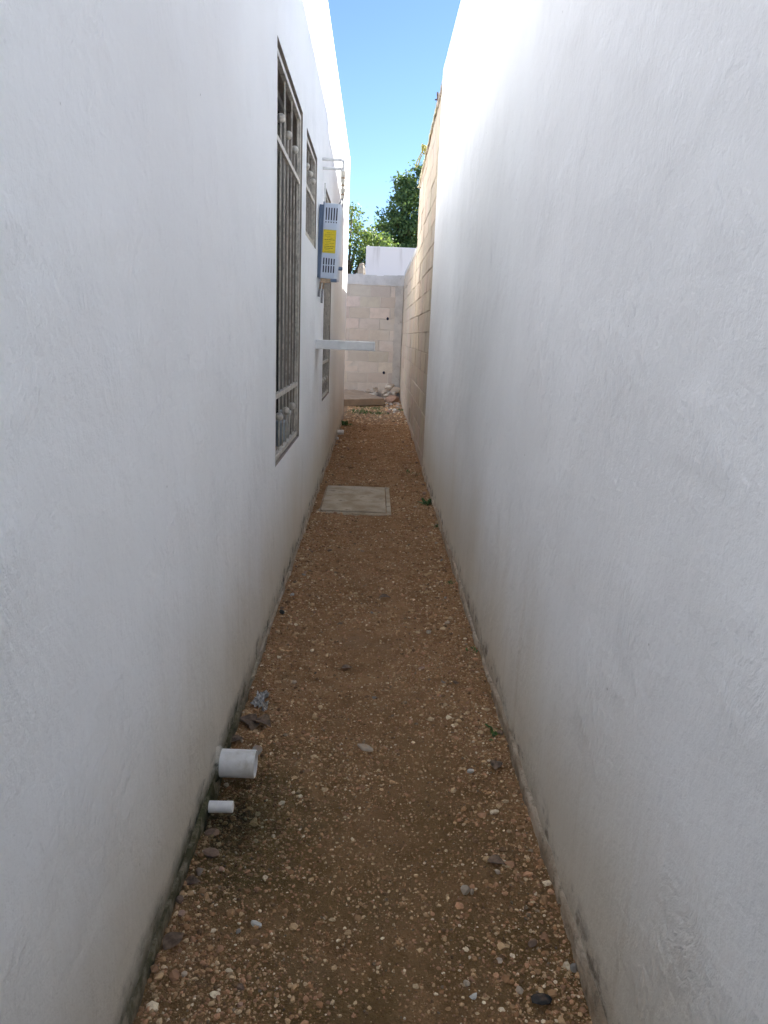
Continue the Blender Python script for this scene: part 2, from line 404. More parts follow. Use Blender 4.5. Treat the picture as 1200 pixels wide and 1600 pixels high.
def scatter(n, y0, y1, s0, s1, edge, pw=2.5):
    yy = rng.uniform(y0, y1, n); xx = rng.uniform(-.435, .508, n)
    dens = .5+.5*vnoise(xx*4.5, yy*3.2, 9); u = np.abs((xx-.035)/.478)
    keep = rng.random(n) < np.clip(.30+.6*dens+edge*(u**2-.35), .04, 1)
    keep &= ~((np.abs(xx+.118) < .30) & (np.abs(yy-5.95) < .47))
    xx, yy = xx[keep], yy[keep]; s = s0+(s1-s0)*rng.random(len(xx))**pw
    px.append(xx); py.append(yy); ps.append(s)
scatter(80000, .9, 3.1, .0013, .0048, .30, 3.2)
scatter(5500, .9, 3.1, .003, .008, .7, 2.1)
scatter(1100, .9, 3.1, .006, .0125, 1.4, 2.4)
scatter(42000, 3.1, 6.2, .0022, .0068, .4, 3)
scatter(3600, 3.1, 6.2, .005, .014, 1.1, 2.4)
scatter(18000, 6.2, 11, .004, .010, .4)
scatter(5000, 10.5, 14.7, .006, .02, .3)
scatter(450, 6.2, 14, .012, .025, .8)
px, py, ps = map(np.concatenate, (px, py, ps)); N = len(px)
sc = np.stack([ps*rng.uniform(.8,1.4,N), ps*rng.uniform(.7,1.2,N), ps*rng.uniform(.45,.9,N)], 1)
vv = IV[None]*(1+rng.uniform(-.28,.28,(N,12,1)))
vv = np.einsum('nij,nkj->nki', rand_rot(N), vv)*sc[:, None]
th = rng.uniform(0, 6.28, N); c_, s_ = np.cos(th)[:, None], np.sin(th)[:, None]
vv = np.stack([vv[...,0]*c_-vv[...,1]*s_, vv[...,0]*s_+vv[...,1]*c_, vv[...,2]], -1)
vv += np.stack([px, py, ground_h(px, py)+sc[:,2]*rng.uniform(-.1,.55,N)], 1)[:, None]
pal = np.array([(.33,.20,.12),(.40,.27,.17),(.50,.38,.26),(.57,.48,.36),(.48,.30,.21),(.33,.21,.15),(.18,.12,.08),(.74,.70,.62),(.21,.18,.15)])
k = rng.choice(len(pal), N, p=[.20,.19,.17,.10,.10,.10,.08,.035,.025]); cc = pal[k]*rng.uniform(.85,1.2,(N,1))*np.array([1.15,1.01,.79])
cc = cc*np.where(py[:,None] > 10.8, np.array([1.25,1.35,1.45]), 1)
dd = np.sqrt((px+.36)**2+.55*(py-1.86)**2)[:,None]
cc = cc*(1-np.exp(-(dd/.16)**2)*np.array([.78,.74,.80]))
FF = (IF[None]+12*np.arange(N)[:,None,None]).reshape(-1,3)
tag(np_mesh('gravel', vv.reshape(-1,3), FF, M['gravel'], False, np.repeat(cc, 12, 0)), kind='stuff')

# ------------------------------------------------------------------ house on the left
house = thing('house', (-3, 4, 0), 'long white rendered house with barred windows along the left of the alley', 'house')
HL, YC = 3.80, 11.2
WINS = [(3.37, 4.45, .79, 2.575), (4.70, 5.475, 1.975, 2.565), (6.40, 7.38, .83, 2.55)]
mb = MB(); DEPTH = .13
def rect_x(mb, x, y0, y1, z0, z1, mi=0, step=.5):
    if y1-y0 < 1e-6 or z1-z0 < 1e-6: return
    mb.add([(x,y0,z0),(x,y1,z0),(x,y1,z1),(x,y0,z1)], [(0,1,2,3)], mi)
ycuts = sorted({YB0, YC} | {w_[0] for w_ in WINS} | {w_[1] for w_ in WINS})
for a, b in zip(ycuts[:-1], ycuts[1:]):
    hit = [w_ for w_ in WINS if w_[0] <= a+1e-6 and w_[1] >= b-1e-6]
    if hit: rect_x(mb, XL, a, b, -.25, hit[0][2]); rect_x(mb, XL, a, b, hit[0][3], HL)
    else: rect_x(mb, XL, a, b, -.25, HL)
X0 = -8.0
mb.add([(XL,YC,-.25),(X0,YC,-.25),(X0,YC,HL),(XL,YC,HL)], [(0,1,2,3)])
mb.add([(X0,YB0,-.25),(XL,YB0,-.25),(XL,YB0,HL),(X0,YB0,HL)], [(0,1,2,3)])
mb.add([(X0,YC,-.25),(X0,YB0,-.25),(X0,YB0,HL),(X0,YC,HL)], [(0,1,2,3)])
T = .14   # parapet thickness
o_ = [(XL,YB0),(XL,YC),(X0,YC),(X0,YB0)]; i_ = [(XL-T,YB0+T),(XL-T,YC-T),(X0+T,YC-T),(X0+T,YB0+T)]
for k in range(4):
    k2 = (k+1) % 4
    mb.add([o_[k]+(HL,), o_[k2]+(HL,), i_[k2]+(HL,), i_[k]+(HL,)], [(0,1,2,3)])
    mb.add([i_[k]+(HL,), i_[k2]+(HL,), i_[k2]+(HL-.35,), i_[k]+(HL-.35,)], [(0,1,2,3)])
for (y0, y1, z0, z1) in WINS:
    xi = XL-DEPTH
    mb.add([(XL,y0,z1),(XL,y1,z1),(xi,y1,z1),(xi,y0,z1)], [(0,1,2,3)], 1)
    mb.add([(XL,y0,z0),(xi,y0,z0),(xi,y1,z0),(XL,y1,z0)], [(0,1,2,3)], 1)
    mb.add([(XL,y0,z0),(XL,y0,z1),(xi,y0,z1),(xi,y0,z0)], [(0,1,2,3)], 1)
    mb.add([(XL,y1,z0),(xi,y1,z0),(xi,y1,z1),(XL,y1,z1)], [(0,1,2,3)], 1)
mb.build('wall', [M['plaster_l'], M['reveal']], house)
MB().box((X0+T,YB0+T,HL-.5), (XL-T,YC-T,HL-.35)).build('roof', M['beam'], house)
def plinth(parent, xw, sgn, y0, y1, seed, hgt=.055):
    n = int((y1-y0)/.02); yy = np.linspace(y0, y1, n+1); rows = 6
    top = G*yy+hgt+.020*vnoise(yy*2.1, yy*0, seed)+.012*vnoise(yy*9, yy*0, seed+1)+.004*vnoise(yy*40, yy*0, seed+2)
    V = []
    for r in range(rows):
        f_ = r/(rows-2) if r < rows-1 else 1
        zz = (G*yy-.06)*(1-f_)+top*f_
        pr = (.007+.006*vnoise(yy*6+r, yy*0+r*.7, seed+3)+.003*vnoise(yy*30, yy*0+r*1.7, seed+4)) if r < rows-1 else -.004+yy*0
        V.append(np.stack([xw+sgn*pr, yy, zz], 1))
    V = np.concatenate(V); m = n+1
    i = (np.arange(rows-1)[:,None]*m+np.arange(n)[None]).ravel()
    F = np.stack([i, i+1, i+m+1, i+m], 1)
    return np_mesh('plinth', V, F, M['plinth'], True, parent=parent)
plinth(house, XL, 1, YB0, YC, 30)

def ball_bars(par, xg, ys_full, ys_ball, z0, z1, zr, zballs):
    b = .0046
    for yb in ys_full: MB().box((xg-.0032,yb-b,z0), (xg+.0032,yb+b,z1)).build('bar', M['grille'], par)
    for yb in ys_ball:
        top = max(zballs); MB().box((xg-.0032,yb-b,z0), (xg+.0032,yb+b,top)).build('bar', M['grille'], par)
        for zb in zballs: MB().ball((xg,yb,zb), .021, 14).build('ball_ornament', M['grille'], par)
XG = XL-.019
def make_window(win, full, ballp, zballs, rails):
    y0, y1, z0, z1 = win; xi = XL-DEPTH
    f = MB(); t_ = .035
    for (a, b, c, d) in ((y0,y1,z0,z0+t_),(y0,y1,z1-t_,z1),(y0,y0+t_,z0+t_,z1-t_),(y1-t_,y1,z0+t_,z1-t_),((y0+y1)/2-.02,(y0+y1)/2+.02,z0+t_,z1-t_)):
        f.box((xi+.002,a,c), (xi+.042,b,d))
    fr = f.build('window', M['alu'], house, .002)
    MB().box((xi+.012,y0+t_-.004,z0+t_-.004), (xi+.018,y1-t_+.004,z1-t_+.004)).build('pane', M['glass'], fr)
    g = MB(); q = .011
    zt = z1-.045; zb = z0+.012
    g.box((XG-q,y0+.012,zt), (XG+q,y1-.012,zt+.024)).box((XG-q,y0+.012,zb), (XG+q,y1-.012,zb+.024))
    g.box((XG-q,y0+.012,zb+.024), (XG+q,y0+.034,zt)).box((XG-q,y1-.034,zb+.024), (XG+q,y1-.012,zt))
    for r in rails: g.box((XG-q+.001,y0+.034,r-.012), (XG+q-.001,y1-.034,r+.012))
    gr = g.build('window_grille', M['grille'], house, .0015)
    ball_bars(gr, XG, full, ballp, zb+.024, zt, rails, zballs)
make_window(WINS[0], [3.50,3.79,4.08,4.37], [3.645,3.935,4.225], [2.337,.993], [2.215,1.105])
make_window(WINS[1], [4.80,5.03,5.26], [4.915,5.145,5.375], [2.40], [2.275])
make_window(WINS[2], [6.52,6.78,7.04,7.30], [6.65,6.91,7.17], [2.35,.99], [2.23,1.15])

# white pot and blue jug on the first window's sill
def pot(name, x, y, z, r0, r1, h, mat, label, cat):
    v = []; n = 20; prof = [(0,0),(r0,0),(r1*.97,h*.86),(r1*1.06,h*.87),(r1*1.07,h),(r1*.98,h),(r0*.95,.01),(0,.01)]
    for r, zz in prof:
        for k in range(n): v.append((x+r*math.cos(2*math.pi*k/n), y+r*math.sin(2*math.pi*k/n), z+zz))
    f = [(i*n+k, i*n+(k+1)%n, (i+1)*n+(k+1)%n, (i+1)*n+k) for i in range(len(prof)-1) for k in range(n)]
    tag(MB().add(v, f, 0, True).build(name, mat, origin=(x,y,z)), label, cat)
pot('plastic_pot', -.507, 4.27, .792, .026, .036, .17, M['pot'], 'white plastic pot with flared rim on the sill of the nearest window', 'pot')
pot('plastic_jug', -.506, 4.03, .792, .028, .03, .14, M['pot_blue'], 'blue grey plastic tub standing on the nearest window sill beside the white pot', 'tub')

# ------------------------------------------------------------------ neighbour house on the right
nb = thing('neighbour_house', (3, 2, 0), 'tall blank white rendered side of the house on the right of the alley', 'house')
HR, YE = 3.70, 7.2
mb = MB()
mb.add([(XR,YB0,-.25),(XR,YB0,HR),(XR,YE,HR),(XR,YE,-.25)], [(0,1,2,3)])
mb.add([(XR,YE,-.25),(XR,YE,HR),(6,YE,HR),(6,YE,-.25)], [(0,1,2,3)])
mb.add([(6,YB0,-.25),(6,YB0,HR),(XR,YB0,HR),(XR,YB0,-.25)], [(0,1,2,3)])
mb.add([(6,YE,-.25),(6,YE,HR),(6,YB0,HR),(6,YB0,-.25)], [(0,1,2,3)])
mb.add([(XR,YB0,HR),(6,YB0,HR),(6,YE,HR),(XR,YE,HR)], [(0,1,2,3)])
mb.build('wall', M['plaster_r'], nb)
plinth(nb, XR, -1, YB0, YE, 60, .062)
# ragged edge where the render stops
yy = np.arange(-.1, HR, .02); mb = MB(); XB = .518
for a, b in zip(yy[:-1], yy[1:]):
    d = .006+.010*abs(math.sin(a*37)+.7*math.sin(a*91+1)+.4*math.sin(a*13))/2
    mb.box((XR+.0005,YE,a), (XB-.0015,YE+d,b))
mb.build('render_edge', M['plaster_r'], nb)

# ------------------------------------------------------------------ block walls
def block_face(name, parent, axis, fixed, sgn, u0, u1, ztop_fn, z0, mat, tint, bw=.395, bh=.205, j=.012, skip=None, vary=.09, thick=.012):
    """courses of individual blocks in one mesh, each a little out of plane with its own tone"""
    V = []; F = []; C = []; row = 0; z = z0
    while z < 4.2:
        u = u0-(bw/2 if row % 2 else 0)-.13
        while u < u1:
            a, b = max(u, u0), min(u+bw, u1); top = min(z+bh, ztop_fn((a+b)/2))
            if b-a > .03 and top-z > .03 and not (skip and skip((a+b)/2, z)):
                pr = thick+rng.uniform(-.004,.004); ja = j*rng.uniform(.5,1.3)/2
                c0 = [a+ja, b-ja]; zz = [z+ja*.9, top-ja*.9]; jt = rng.uniform(-.003,.003,(8,3))
                pts = [(c0[0],0,zz[0]),(c0[1],0,zz[0]),(c0[1],0,zz[1]),(c0[0],0,zz[1]),(c0[0]+.004,pr,zz[0]+.004),(c0[1]-.004,pr,zz[0]+.004),(c0[1]-.004,pr,zz[1]-.004),(c0[0]+.004,pr,zz[1]-.004)]
                n = len(V)
                for q, (uu, dd, z_) in enumerate(pts):
                    uu += jt[q,0]; z_ += jt[q,2]; dd = dd if q < 4 else dd+jt[q,1]*.4
                    V.append((fixed+sgn*dd, uu, z_) if axis == 'x' else (uu, fixed+sgn*dd, z_))
                F += [tuple(n+k for k in f) for f in ((4,5,6,7),(0,1,5,4),(1,2,6,5),(2,3,7,6),(3,0,4,7))]
                s = 1+rng.uniform(-vary, vary); C += [tuple(np.array(tint)*s*(1+rng.uniform(-.03,.03,3)))]*8
            u += bw
        z += bh; row += 1
    return np_mesh(name, np.array(V, float), np.array(F), mat, False, np.array(C), parent=parent)
def zside(y): return (3.62-.20*(y-YE)/(10.5-YE)) if y < 10.5 else 2.555
bwall = thing('block_wall', (XB, 11, 0), 'bare buff block wall with a stepped top continuing past the right hand house', 'wall')
mb = MB(); xb = XB+.010
prof = [(YE,-.2),(14.9,-.2),(14.9,2.535),(10.5,2.535),(10.5,3.41),(9.4,3.47),(8.4,3.54),(YE,3.61)]
n = len(prof); mb.add([(xb,a,b) for a, b in prof]+[(xb+.14,a,b) for a, b in prof], [tuple(range(n-1,-1,-1)), tuple(range(n,2*n))]+[(k,(k+1)%n,(k+1)%n+n,k+n) for k in range(n)])
mb.build('masonry', M['mortar_side'], bwall)
block_face('block', bwall, 'x', xb-.002, -1, YE+.02, 10.5, zside, .02, M['block_side'], (.53,.45,.36), vary=.06, thick=.006, j=.007)
block_face('block', bwall, 'x', xb-.002, -1, 10.51, 14.72, zside, .02, M['block_side'], (.54,.46,.37), vary=.06, thick=.006, j=.007)
# cement crest smeared along the sloping top and the end of the tall part
mb = MB(); yy = np.linspace(YE+.02, 10.5, 60)
for a, b in zip(yy[:-1], yy[1:]):
    d = .012*math.sin(a*9)+.008*math.sin(a*31); mb.box((xb-.016-abs(d)*.4,a,zside(a)-.055+d), (xb+.15,b,zside(a)+d))
mb.build('coping', M['mortar_side'], bwall)
MB().box((xb-.012,10.55,2.53), (xb+.15,14.74,2.60)).build('coping', M['beam'], bwall, .006)

YF = 14.75
ew = thing('end_wall', (-2, YF, 0), 'grey pink concrete block wall closing the far end of the alley', 'wall')
XE0 = -7.5
MB().box((XE0,YF,-.2), (XB+.13,YF+.15,2.36)).build('masonry', M['mortar'], ew)
block_face('block', ew, 'y', YF+.001, -1, XE0, .36, lambda u: 2.345, .08, M['block_end'], (.51,.445,.385), vary=.15, j=.014, thick=.005)
mb = MB()
for k in range(60):
    a = XE0+k*(XB-XE0)/60; b = XE0+(k+1)*(XB-XE0)/60; mb.box((a,YF-.02-.004*math.sin(k*2.3),2.345+.006*math.sin(k*1.7)), (b,YF+.17,2.53+.010*math.sin(k*1.1)+.006*math.sin(k*3.1)))
mb.build('concrete_beam', M['beam'], ew)
mb = MB()
for k in range(24):
    z0 = -.1+k*.102; mb.box((.362+.014*math.sin(k*1.9)+.008*math.sin(k*4.3),YF-.022-.003*math.sin(k*2),z0), (.505,YF,z0+.102))
mb.build('concrete_column', M['beam_dark'], ew)
mb = MB()
for hx, hz in ((.225,1.73),(.19,.70)): mb.ball((hx,YF-.012,hz), .025, 10, 0, (1,.5,1.2))
mb.build('putlog_hole', M['slot'], ew)
MB().box((XE0-.15,6,-.2), (XE0,YF+.15,2.5)).build('side_wall', M['mortar'], ew)

# stub on top of the end wall
mb = MB(); prof = [(.07,0),(.085,.03),(.075,.12),(.05,.17),(.055,.20),(.03,.215)]
mb.add([(x_+r*math.cos(k*math.pi/4+.4), YF+.08+r*math.sin(k*math.pi/4+.4), 2.53+z_) for r, z_ in prof for x_ in (-.31,) for k in range(8)],
       [(i*8+k, i*8+(k+1)%8, (i+1)*8+(k+1)%8, (i+1)*8+k) for i in range(5) for k in range(8)]+[tuple(40+k for k in range(8))])
tag(mb.build('concrete_stub', M['stub'], origin=(-.31,YF+.08,2.53)), 'squat weathered concrete stub standing on top of the end wall', 'concrete stub')

# ------------------------------------------------------------------ white building and trees beyond
fb = thing('white_building', (3, 28, .3), 'flat roofed white building rising behind the end wall', 'building')
MB().box((-.40,25,0), (9,33,4.195)).build('wall', M['far_white'], fb, .02)
MB().box((-.62,26,0), (-.402,33,3.35)).build('annex', M['far_white'], fb)

def tree(name, base, trunk_h, lobes, nleaf, lsize, mat, label, seed):
    r_ = np.random.default_rng(seed); root = thing(name, base, label, 'tree')
    bx, by, bz = base; tb = MB()
    tb.tube([(bx,by,bz-.1),(bx+.05,by,bz+trunk_h*.5),(bx-.04,by+.05,bz+trunk_h)], [.17,.13,.10], 9)
    V = []; F = []; T_ = []
    for (cx, cz, rr, dn) in lobes:
        cyy = by+r_.uniform(-.8,.8)
        tb.tube([(bx-.04,by+.05,bz+trunk_h*.8),((bx+cx)/2+r_.uniform(-.1,.1),(by+cyy)/2,(bz+trunk_h*.9+cz)/2),(cx,cyy,cz)], [.07,.045,.015], 6)
        nt_ = max(4, int(14*rr*dn))
        tips = r_.normal(size=(nt_,3)); tips /= np.linalg.norm(tips,axis=1)[:,None]; tips *= (r_.random(nt_)**.5)[:,None]*rr
        for tp in tips:
            c = np.array([cx,cyy,cz])+tp*np.array([1,1,.85])
            tb.tube([(cx,cyy,cz),tuple(c)], [.014,.005], 4, caps=False)
            m = int(nleaf*r_.uniform(.5,1.4)); cr_ = r_.uniform(.16,.34)
            p = r_.normal(size=(m,3))*cr_*np.array([1,1,.7])*.75+c
            d = r_.normal(size=(m,3)); d /= np.linalg.norm(d,axis=1)[:,None]; e = np.cross(d, r_.normal(size=(m,3))); e /= np.linalg.norm(e,axis=1)[:,None]
            L = lsize*r_.uniform(.6,1.3,(m,1)); W = L*.28
            q = np.stack([p-d*L*.5, p+e*W, p+d*L*.5, p-e*W], 1); n0 = sum(len(v) for v in V)
            V.append(q.reshape(-1,3)); F.append(np.arange(4*m).reshape(m,4)+n0); T_.append(np.repeat(np.clip(r_.normal(.45,.28,(m,1))+r_.uniform(-.15,.15),0,1),4,0))
    tb.build('trunk', M['bark'], root)
    T_ = np.concatenate(T_); np_mesh('crown', np.concatenate(V), np.concatenate(F), mat, False, np.repeat(T_,3,1), parent=root)
    return root
tree('broad_tree', (2.6,34,.3), 3.6,
     [(1.3,7.5,.75,1),(2.2,7.6,.9,1),(.85,6.8,.5,.9),(.35,6.1,.45,.8),(.9,5.9,.8,1.1),(1.8,6.5,1.0,1.1),(2.9,6.7,1.1,1),(.05,5.3,.4,.7),(.6,5.0,.8,1),(1.5,5.2,.9,1),(2.5,5.4,1.1,1),(3.8,6,1.2,.8),(3.4,4.6,1.1,.6),(1.0,8.0,.28,.6),(1.9,8.35,.3,.8),(-.25,4.9,.5,.9),(.25,4.5,.6,1),(.7,6.3,.6,1),(1.4,5.9,.8,1),(-.1,5.5,.4,.7)],
     125, .16, M['leaf_dark'], 'tall dark green broadleaf tree behind the white building', 5)
tree('leafy_tree', (-1.3,28.5,.3), 2.6,
     [(-1.0,5.6,.35,.8),(-.75,5.1,.45,.9),(-1.5,5.2,.8,1),(-.35,4.75,.42,1.2),(.05,4.7,.32,1.2),(-.9,4.4,.55,.8),(-.55,4.1,.3,.6),(-1.7,4.2,.8,.8),(-.85,3.6,.4,.6),(-1.2,3.3,.6,.6),(.25,4.55,.25,1)],
     75, .12, M['leaf_light'], 'smaller yellow green tree with open crown showing left of the white building', 8)

# ------------------------------------------------------------------ water heater and pipework
YH = 5.65
tilt = Matrix.Translation((-.36,YH,2.05)) @ Matrix.Rotation(R(2.2), 4, 'Y') @ Matrix.Translation((.36,-YH,-2.05))
ht = thing('water_heater', (-.36,YH,1.79), 'pale blue grey tankless water heater with yellow sticker hung on the left wall', 'water heater')
class TM(MB):
    def build(s, *a, **k):
        s.v = [tuple(tilt @ Vector(v)) for v in s.v]; return MB.build(s, *a, **k)
def prism(mb, outline, y0, y1, mi=0):   # outline in x,z
    pass
def xy_prism(mb, pts, z0, z1):
    n = len(pts); return mb.add([(a,b,z0) for a,b in pts]+[(a,b,z1) for a,b in pts], [tuple(range(n-1,-1,-1)), tuple(range(n,2*n))]+[(k,(k+1)%n,(k+1)%n+n,k+n) for k in range(n)])
m = TM(); xy_prism(m, [(-.411,YH),(-.312,YH),(-.296,YH+.022),(-.286,YH+.06),(-.284,YH+.175),(-.286,YH+.29),(-.296,YH+.328),(-.312,YH+.35),(-.411,YH+.35)], 1.795, 2.312); m.build('cover', M['enamel'], ht, bevel=.004)
TM().box((-.443,YH+.006,1.80), (-.4112,YH+.344,2.300)).build('back_panel', M['enamel_dark'], ht, bevel=.002)
TM().box((-.416,YH-.004,1.790), (-.4085,YH+.003,2.318)).build('edge_flange', M['enamel_dark'], ht)
for (z0, z1, two) in ((2.197,2.281,False),(1.836,1.938,True)):
    m = TM()
    for k in range(5):
        xk = -.391+k*.0188; sl = .0042
        if two:
            cut = .052; m.box((xk-sl,YH-.0012,z0), (xk+sl,YH+.001,z0+cut-.004)).box((xk-sl,YH-.0012,z0+cut+.003), (xk+sl,YH+.001,z1-k*.001))
        else:
            m.box((xk-sl,YH-.0012,z0), (xk+sl,YH+.001,z1)); m.box((xk-.0035,YH-.0012,z0-.018), (xk+.0035,YH+.001,z0-.009))
    m.build('vent_slots', M['slot'], ht)
TM().box((-.406,YH-.0014,1.972), (-.312,YH+.001,2.132)).build('warning_sticker', M['yellow'], ht)
stk = [o for o in ht.children if o.name.startswith('warning')][0]
m = TM(); zz = 2.122
for k in range(13):
    wd = [(.02,.09),(.25,.7),(.1,.92),(.1,.55),(.3,.8),(.08,.95),(.12,.6),(.2,.9),(.15,.5),(.1,.95),(.1,.85),(.2,.6),(.1,.9)][k]; xk = -.401
    thk = .0018 if k in (5,9,10) else .0010; a = wd[0]*.085
    while a < wd[1]*.085:
        b = min(a+random.uniform(.006,.02), wd[1]*.085); m.box((xk+a,YH-.0022,zz-thk), (xk+b,YH-.0014,zz+thk)); a = b+.0022
    zz -= .0117
for (a, b, c, d) in ((-.4045,-.3135,2.1295,2.1305),(-.4045,-.3135,1.9735,1.9745),(-.4045,-.4035,1.9745,2.1295),(-.3145,-.3135,1.9745,2.1295)): m.box((a,YH-.0022,c), (b,YH-.0014,d))
m.build('print', M['ink'], stk)
m = TM().tube([(-.286,YH+.10,1.878),(-.262,YH+.10,1.878)], .014, 16); m.tube([(-.262,YH+.10,1.878),(-.254,YH+.10,1.878)], .010, 12); m.build('gas_knob', M['enamel_dark'], ht)
MB().box((-.42,YH+.02,1.765), (-.345,YH+.06,1.80)).build('burner_tray', M['brass'], ht, bevel=.003)
MB().box((-.345,YH+.01,1.772), (-.300,YH+.05,1.795)).build('bracket', M['enamel_dark'], ht, bevel=.002)
for (x0, zb) in ((-.424,1.665),(-.402,1.62)):
    m = MB().tube([(x0+.008,YH+.03,1.772),(x0+.004,YH+.03,1.74),(x0,YH+.03,1.72)], .008, 10); m.build('fitting', M['brass'], ht)
    MB().tube([(x0,YH+.03,1.725),(x0-.004,YH+.03,1.70),(x0-.006,YH+.03,zb)], [.0075,.0085,.009], 10).build('hose_end', M['hose'], ht)

pw = thing('water_pipes', (-.36,5.95,2.4), 'cream painted water pipes with valves leaving the wall above the water heater', 'pipes')
def elbow(p0, p1, p2, r, n=6):
    p0, p1, p2 = map(Vector, (p0, p1, p2)); a = p1+(p0-p1).normalized()*r; b = p1+(p2-p1).normalized()*r
    return [a*(1-t)**2+p1*2*t*(1-t)+b*t*t for t in [k/n for k in range(n+1)]]
P0, P1, P2 = (-.46,5.95,2.664), (-.283,5.95,2.664), (-.283,5.95,2.56)
MB().tube([P0]+elbow(P0,P1,P2,.02)+[P2], .0115, 14).build('pipe', M['pvc'], pw)
P0, P1, P2 = (-.46,6.0,2.612), (-.293,6.0,2.612), (-.293,6.0,2.52)
MB().tube([P0]+elbow(P0,P1,P2,.018)+[P2], .0115, 14).build('pipe', M['pvc'], pw)
m = MB()
for (z0, z1, r) in ((2.585,2.545,.016),(2.53,2.50,.0145),(2.465,2.435,.017),(2.415,2.395,.013)): m.tube([(-.284,5.95,z0),(-.284,5.95,z1)], r, 12)
m.tube([(-.284,5.95,2.56),(-.286,5.95,2.39)], .010, 12).build('valve', M['cream'], pw)
for z in (2.54,2.488,2.424): MB().tube([(-.284,5.95,z+.006),(-.284,5.95,z-.006)], .0155, 6, smooth=False).build('union_nut', M['brass'], pw)
MB().tube([(-.275,5.93,2.455),(-.25,5.93,2.47),(-.244,5.93,2.45)], .005, 6).build('valve_lever', M['cream'], pw)
MB().tube([(-.29,5.95,2.40),(-.298,5.94,2.37),(-.318,5.92,2.335),(-.330,5.90,2.30)], .0055, 8).build('flexible_hose', M['hose'], pw)
MB().tube([(-.284,5.95,2.40),(-.281,5.95,2.36),(-.285,5.93,2.30)], .0055, 8).build('flexible_hose', M['hose'], pw)

gp = MB().tube([(-.425,6.06,2.52),(-.425,6.06,1.93),(-.41,6.06,1.90),(-.37,6.04,1.89),(-.30,6.02,1.885)], .006, 8)
tag(gp.build('gas_pipe', M['pvc'], origin=(-.425,6.06,1.9)), 'thin pale gas pipe running down the wall behind the water heater', 'pipe')

# ------------------------------------------------------------------ shelf slab, drain pipes
tag(MB().box((XL-.02,5.58,1.289), (.0,5.90,1.354)).build('shelf_slab', M['whitewash'], origin=(-.22,5.74,1.289), bevel=.004), 'white painted slab sticking out of the left wall below the water heater like a shelf', 'shelf')
def drain(x1, y, z, r, label, sag=.0):
    t_ = thing('drain_pipe', (XL,y,z), label, 'drain pipe', 'white plastic drain pipes through the left wall')
    MB().hollow((XL-.06,y,z), (x1,y,z-sag), r, r-.0035, 32).build('tube', M['pvc_drain'], t_)
    MB().tube([(XL-.03,y,z),(x1-.02,y,z-sag)], r-.0045, 20).build('bore', M['pvc_in'], t_) if r < .02 else None
    n = 28; v = []; 
    for i, (rr, xx) in enumerate(((r+.016,-.003),(r+.010,.004),(r+.003,.010),(r-.002,.011))):
        for k in range(n):
            a = 2*math.pi*k/n; q = rr*(1+.12*math.sin(3*a+y)+.07*math.sin(7*a+1)) if i < 2 else rr
            v.append((XL+xx, y+q*math.cos(a), z+q*math.sin(a)))
    MB().add(v, [(i*n+k, i*n+(k+1)%n, (i+1)*n+(k+1)%n, (i+1)*n+k) for i in range(3) for k in range(n)], 0, True).build('mortar_collar', M['plaster_l'], t_)
drain(-.325, 2.05, .090, .0425, 'wide open white drain pipe low on the left wall, nearest of the wide ones', .001)
drain(-.363, 1.875, .057, .0165, 'narrow white drain pipe just in front of the wide pipe nearest the camera', -.003)
drain(-.354, 9.25, .200, .031, 'wide white drain pipe at the far end of the left wall past the concrete lid')
drain(-.408, 9.05, .150, .0165, 'narrow white drain pipe beside the far wide one near the corner of the house')

# ------------------------------------------------------------------ concrete lid, slab
lid = thing('inspection_cover', (-.12,5.95,gz(5.95)), 'square worn concrete inspection cover set in the dirt against the left wall', 'manhole cover')
zg = gz(5.95)
mb = MB(); a0, a1, b0, b1, wd = -.415, .170, 5.46, 6.44, .035
for (p, q) in (((a0,b0),(a1,b0+wd)),((a0,b1-wd),(a1,b1)),((a0,b0+wd),(a0+wd,b1-wd)),((a1-wd,b0+wd),(a1,b1-wd))):
    mb.box((p[0],p[1],zg-.05), (q[0],q[1],zg+.007))
fr = mb.build('frame', M['lid'], lid, bevel=.004); fr.rotation_euler.x = G; 
n = 24; vs = []; 
for jy in range(n+1):
    for ix in range(n+1):
        x_ = a0+wd+.006+(a1-a0-2*wd-.012)*ix/n; y_ = b0+wd+.006+(b1-b0-2*wd-.012)*jy/n
        vs.append((x_, y_, zg+.014+float(.0025*vnoise(np.array(x_*7), np.array(y_*7), 77))))
pl = MB().add(vs, [(j_*(n+1)+i_, j_*(n+1)+i_+1, (j_+1)*(n+1)+i_+1, (j_+1)*(n+1)+i_) for j_ in range(n) for i_ in range(n)], 0, True)
pl.box((a0+wd+.006,b0+wd+.006,zg-.04), (a1-wd-.006,b1-wd-.006,zg+.0085)).build('cover_plate', M['lid'], lid).rotation_euler.x = G
hx = thing

mb = MB(); th_ = .125; rz = R(38)
Ms = Matrix.Translation((.195,13.45,gz(13.45)+.01)) @ Matrix.Rotation(rz, 4, 'Z') @ Matrix.Rotation(R(6), 4, 'X')
nseg = 14; prof = []
for k in range(nseg+1): prof.append((-1.5+1.5*k/nseg, random.uniform(-.006,.006)))
prof += [(random.uniform(-.012,.01), .12+.72*k/6) for k in range(6)]
prof += [(-.05,.85),(-.42,.86),(-1.5,.87)]
v = [Ms @ Vector((a,b,0)) for a, b in prof]+[Ms @ Vector((a,b,th_+random.uniform(-.003,.003))) for a, b in prof]; n = len(prof)
mb.add(v, [tuple(range(n-1,-1,-1)), tuple(range(n,2*n))]+[(k,(k+1)%n,(k+1)%n+n,k+n) for k in range(n)])
tag(mb.build('concrete_slab', M['slab'], origin=(-.3,13.9,gz(13.9)), bevel=.006), 'thick loose concrete slab lying flat in the yard in front of the rubble', 'slab')

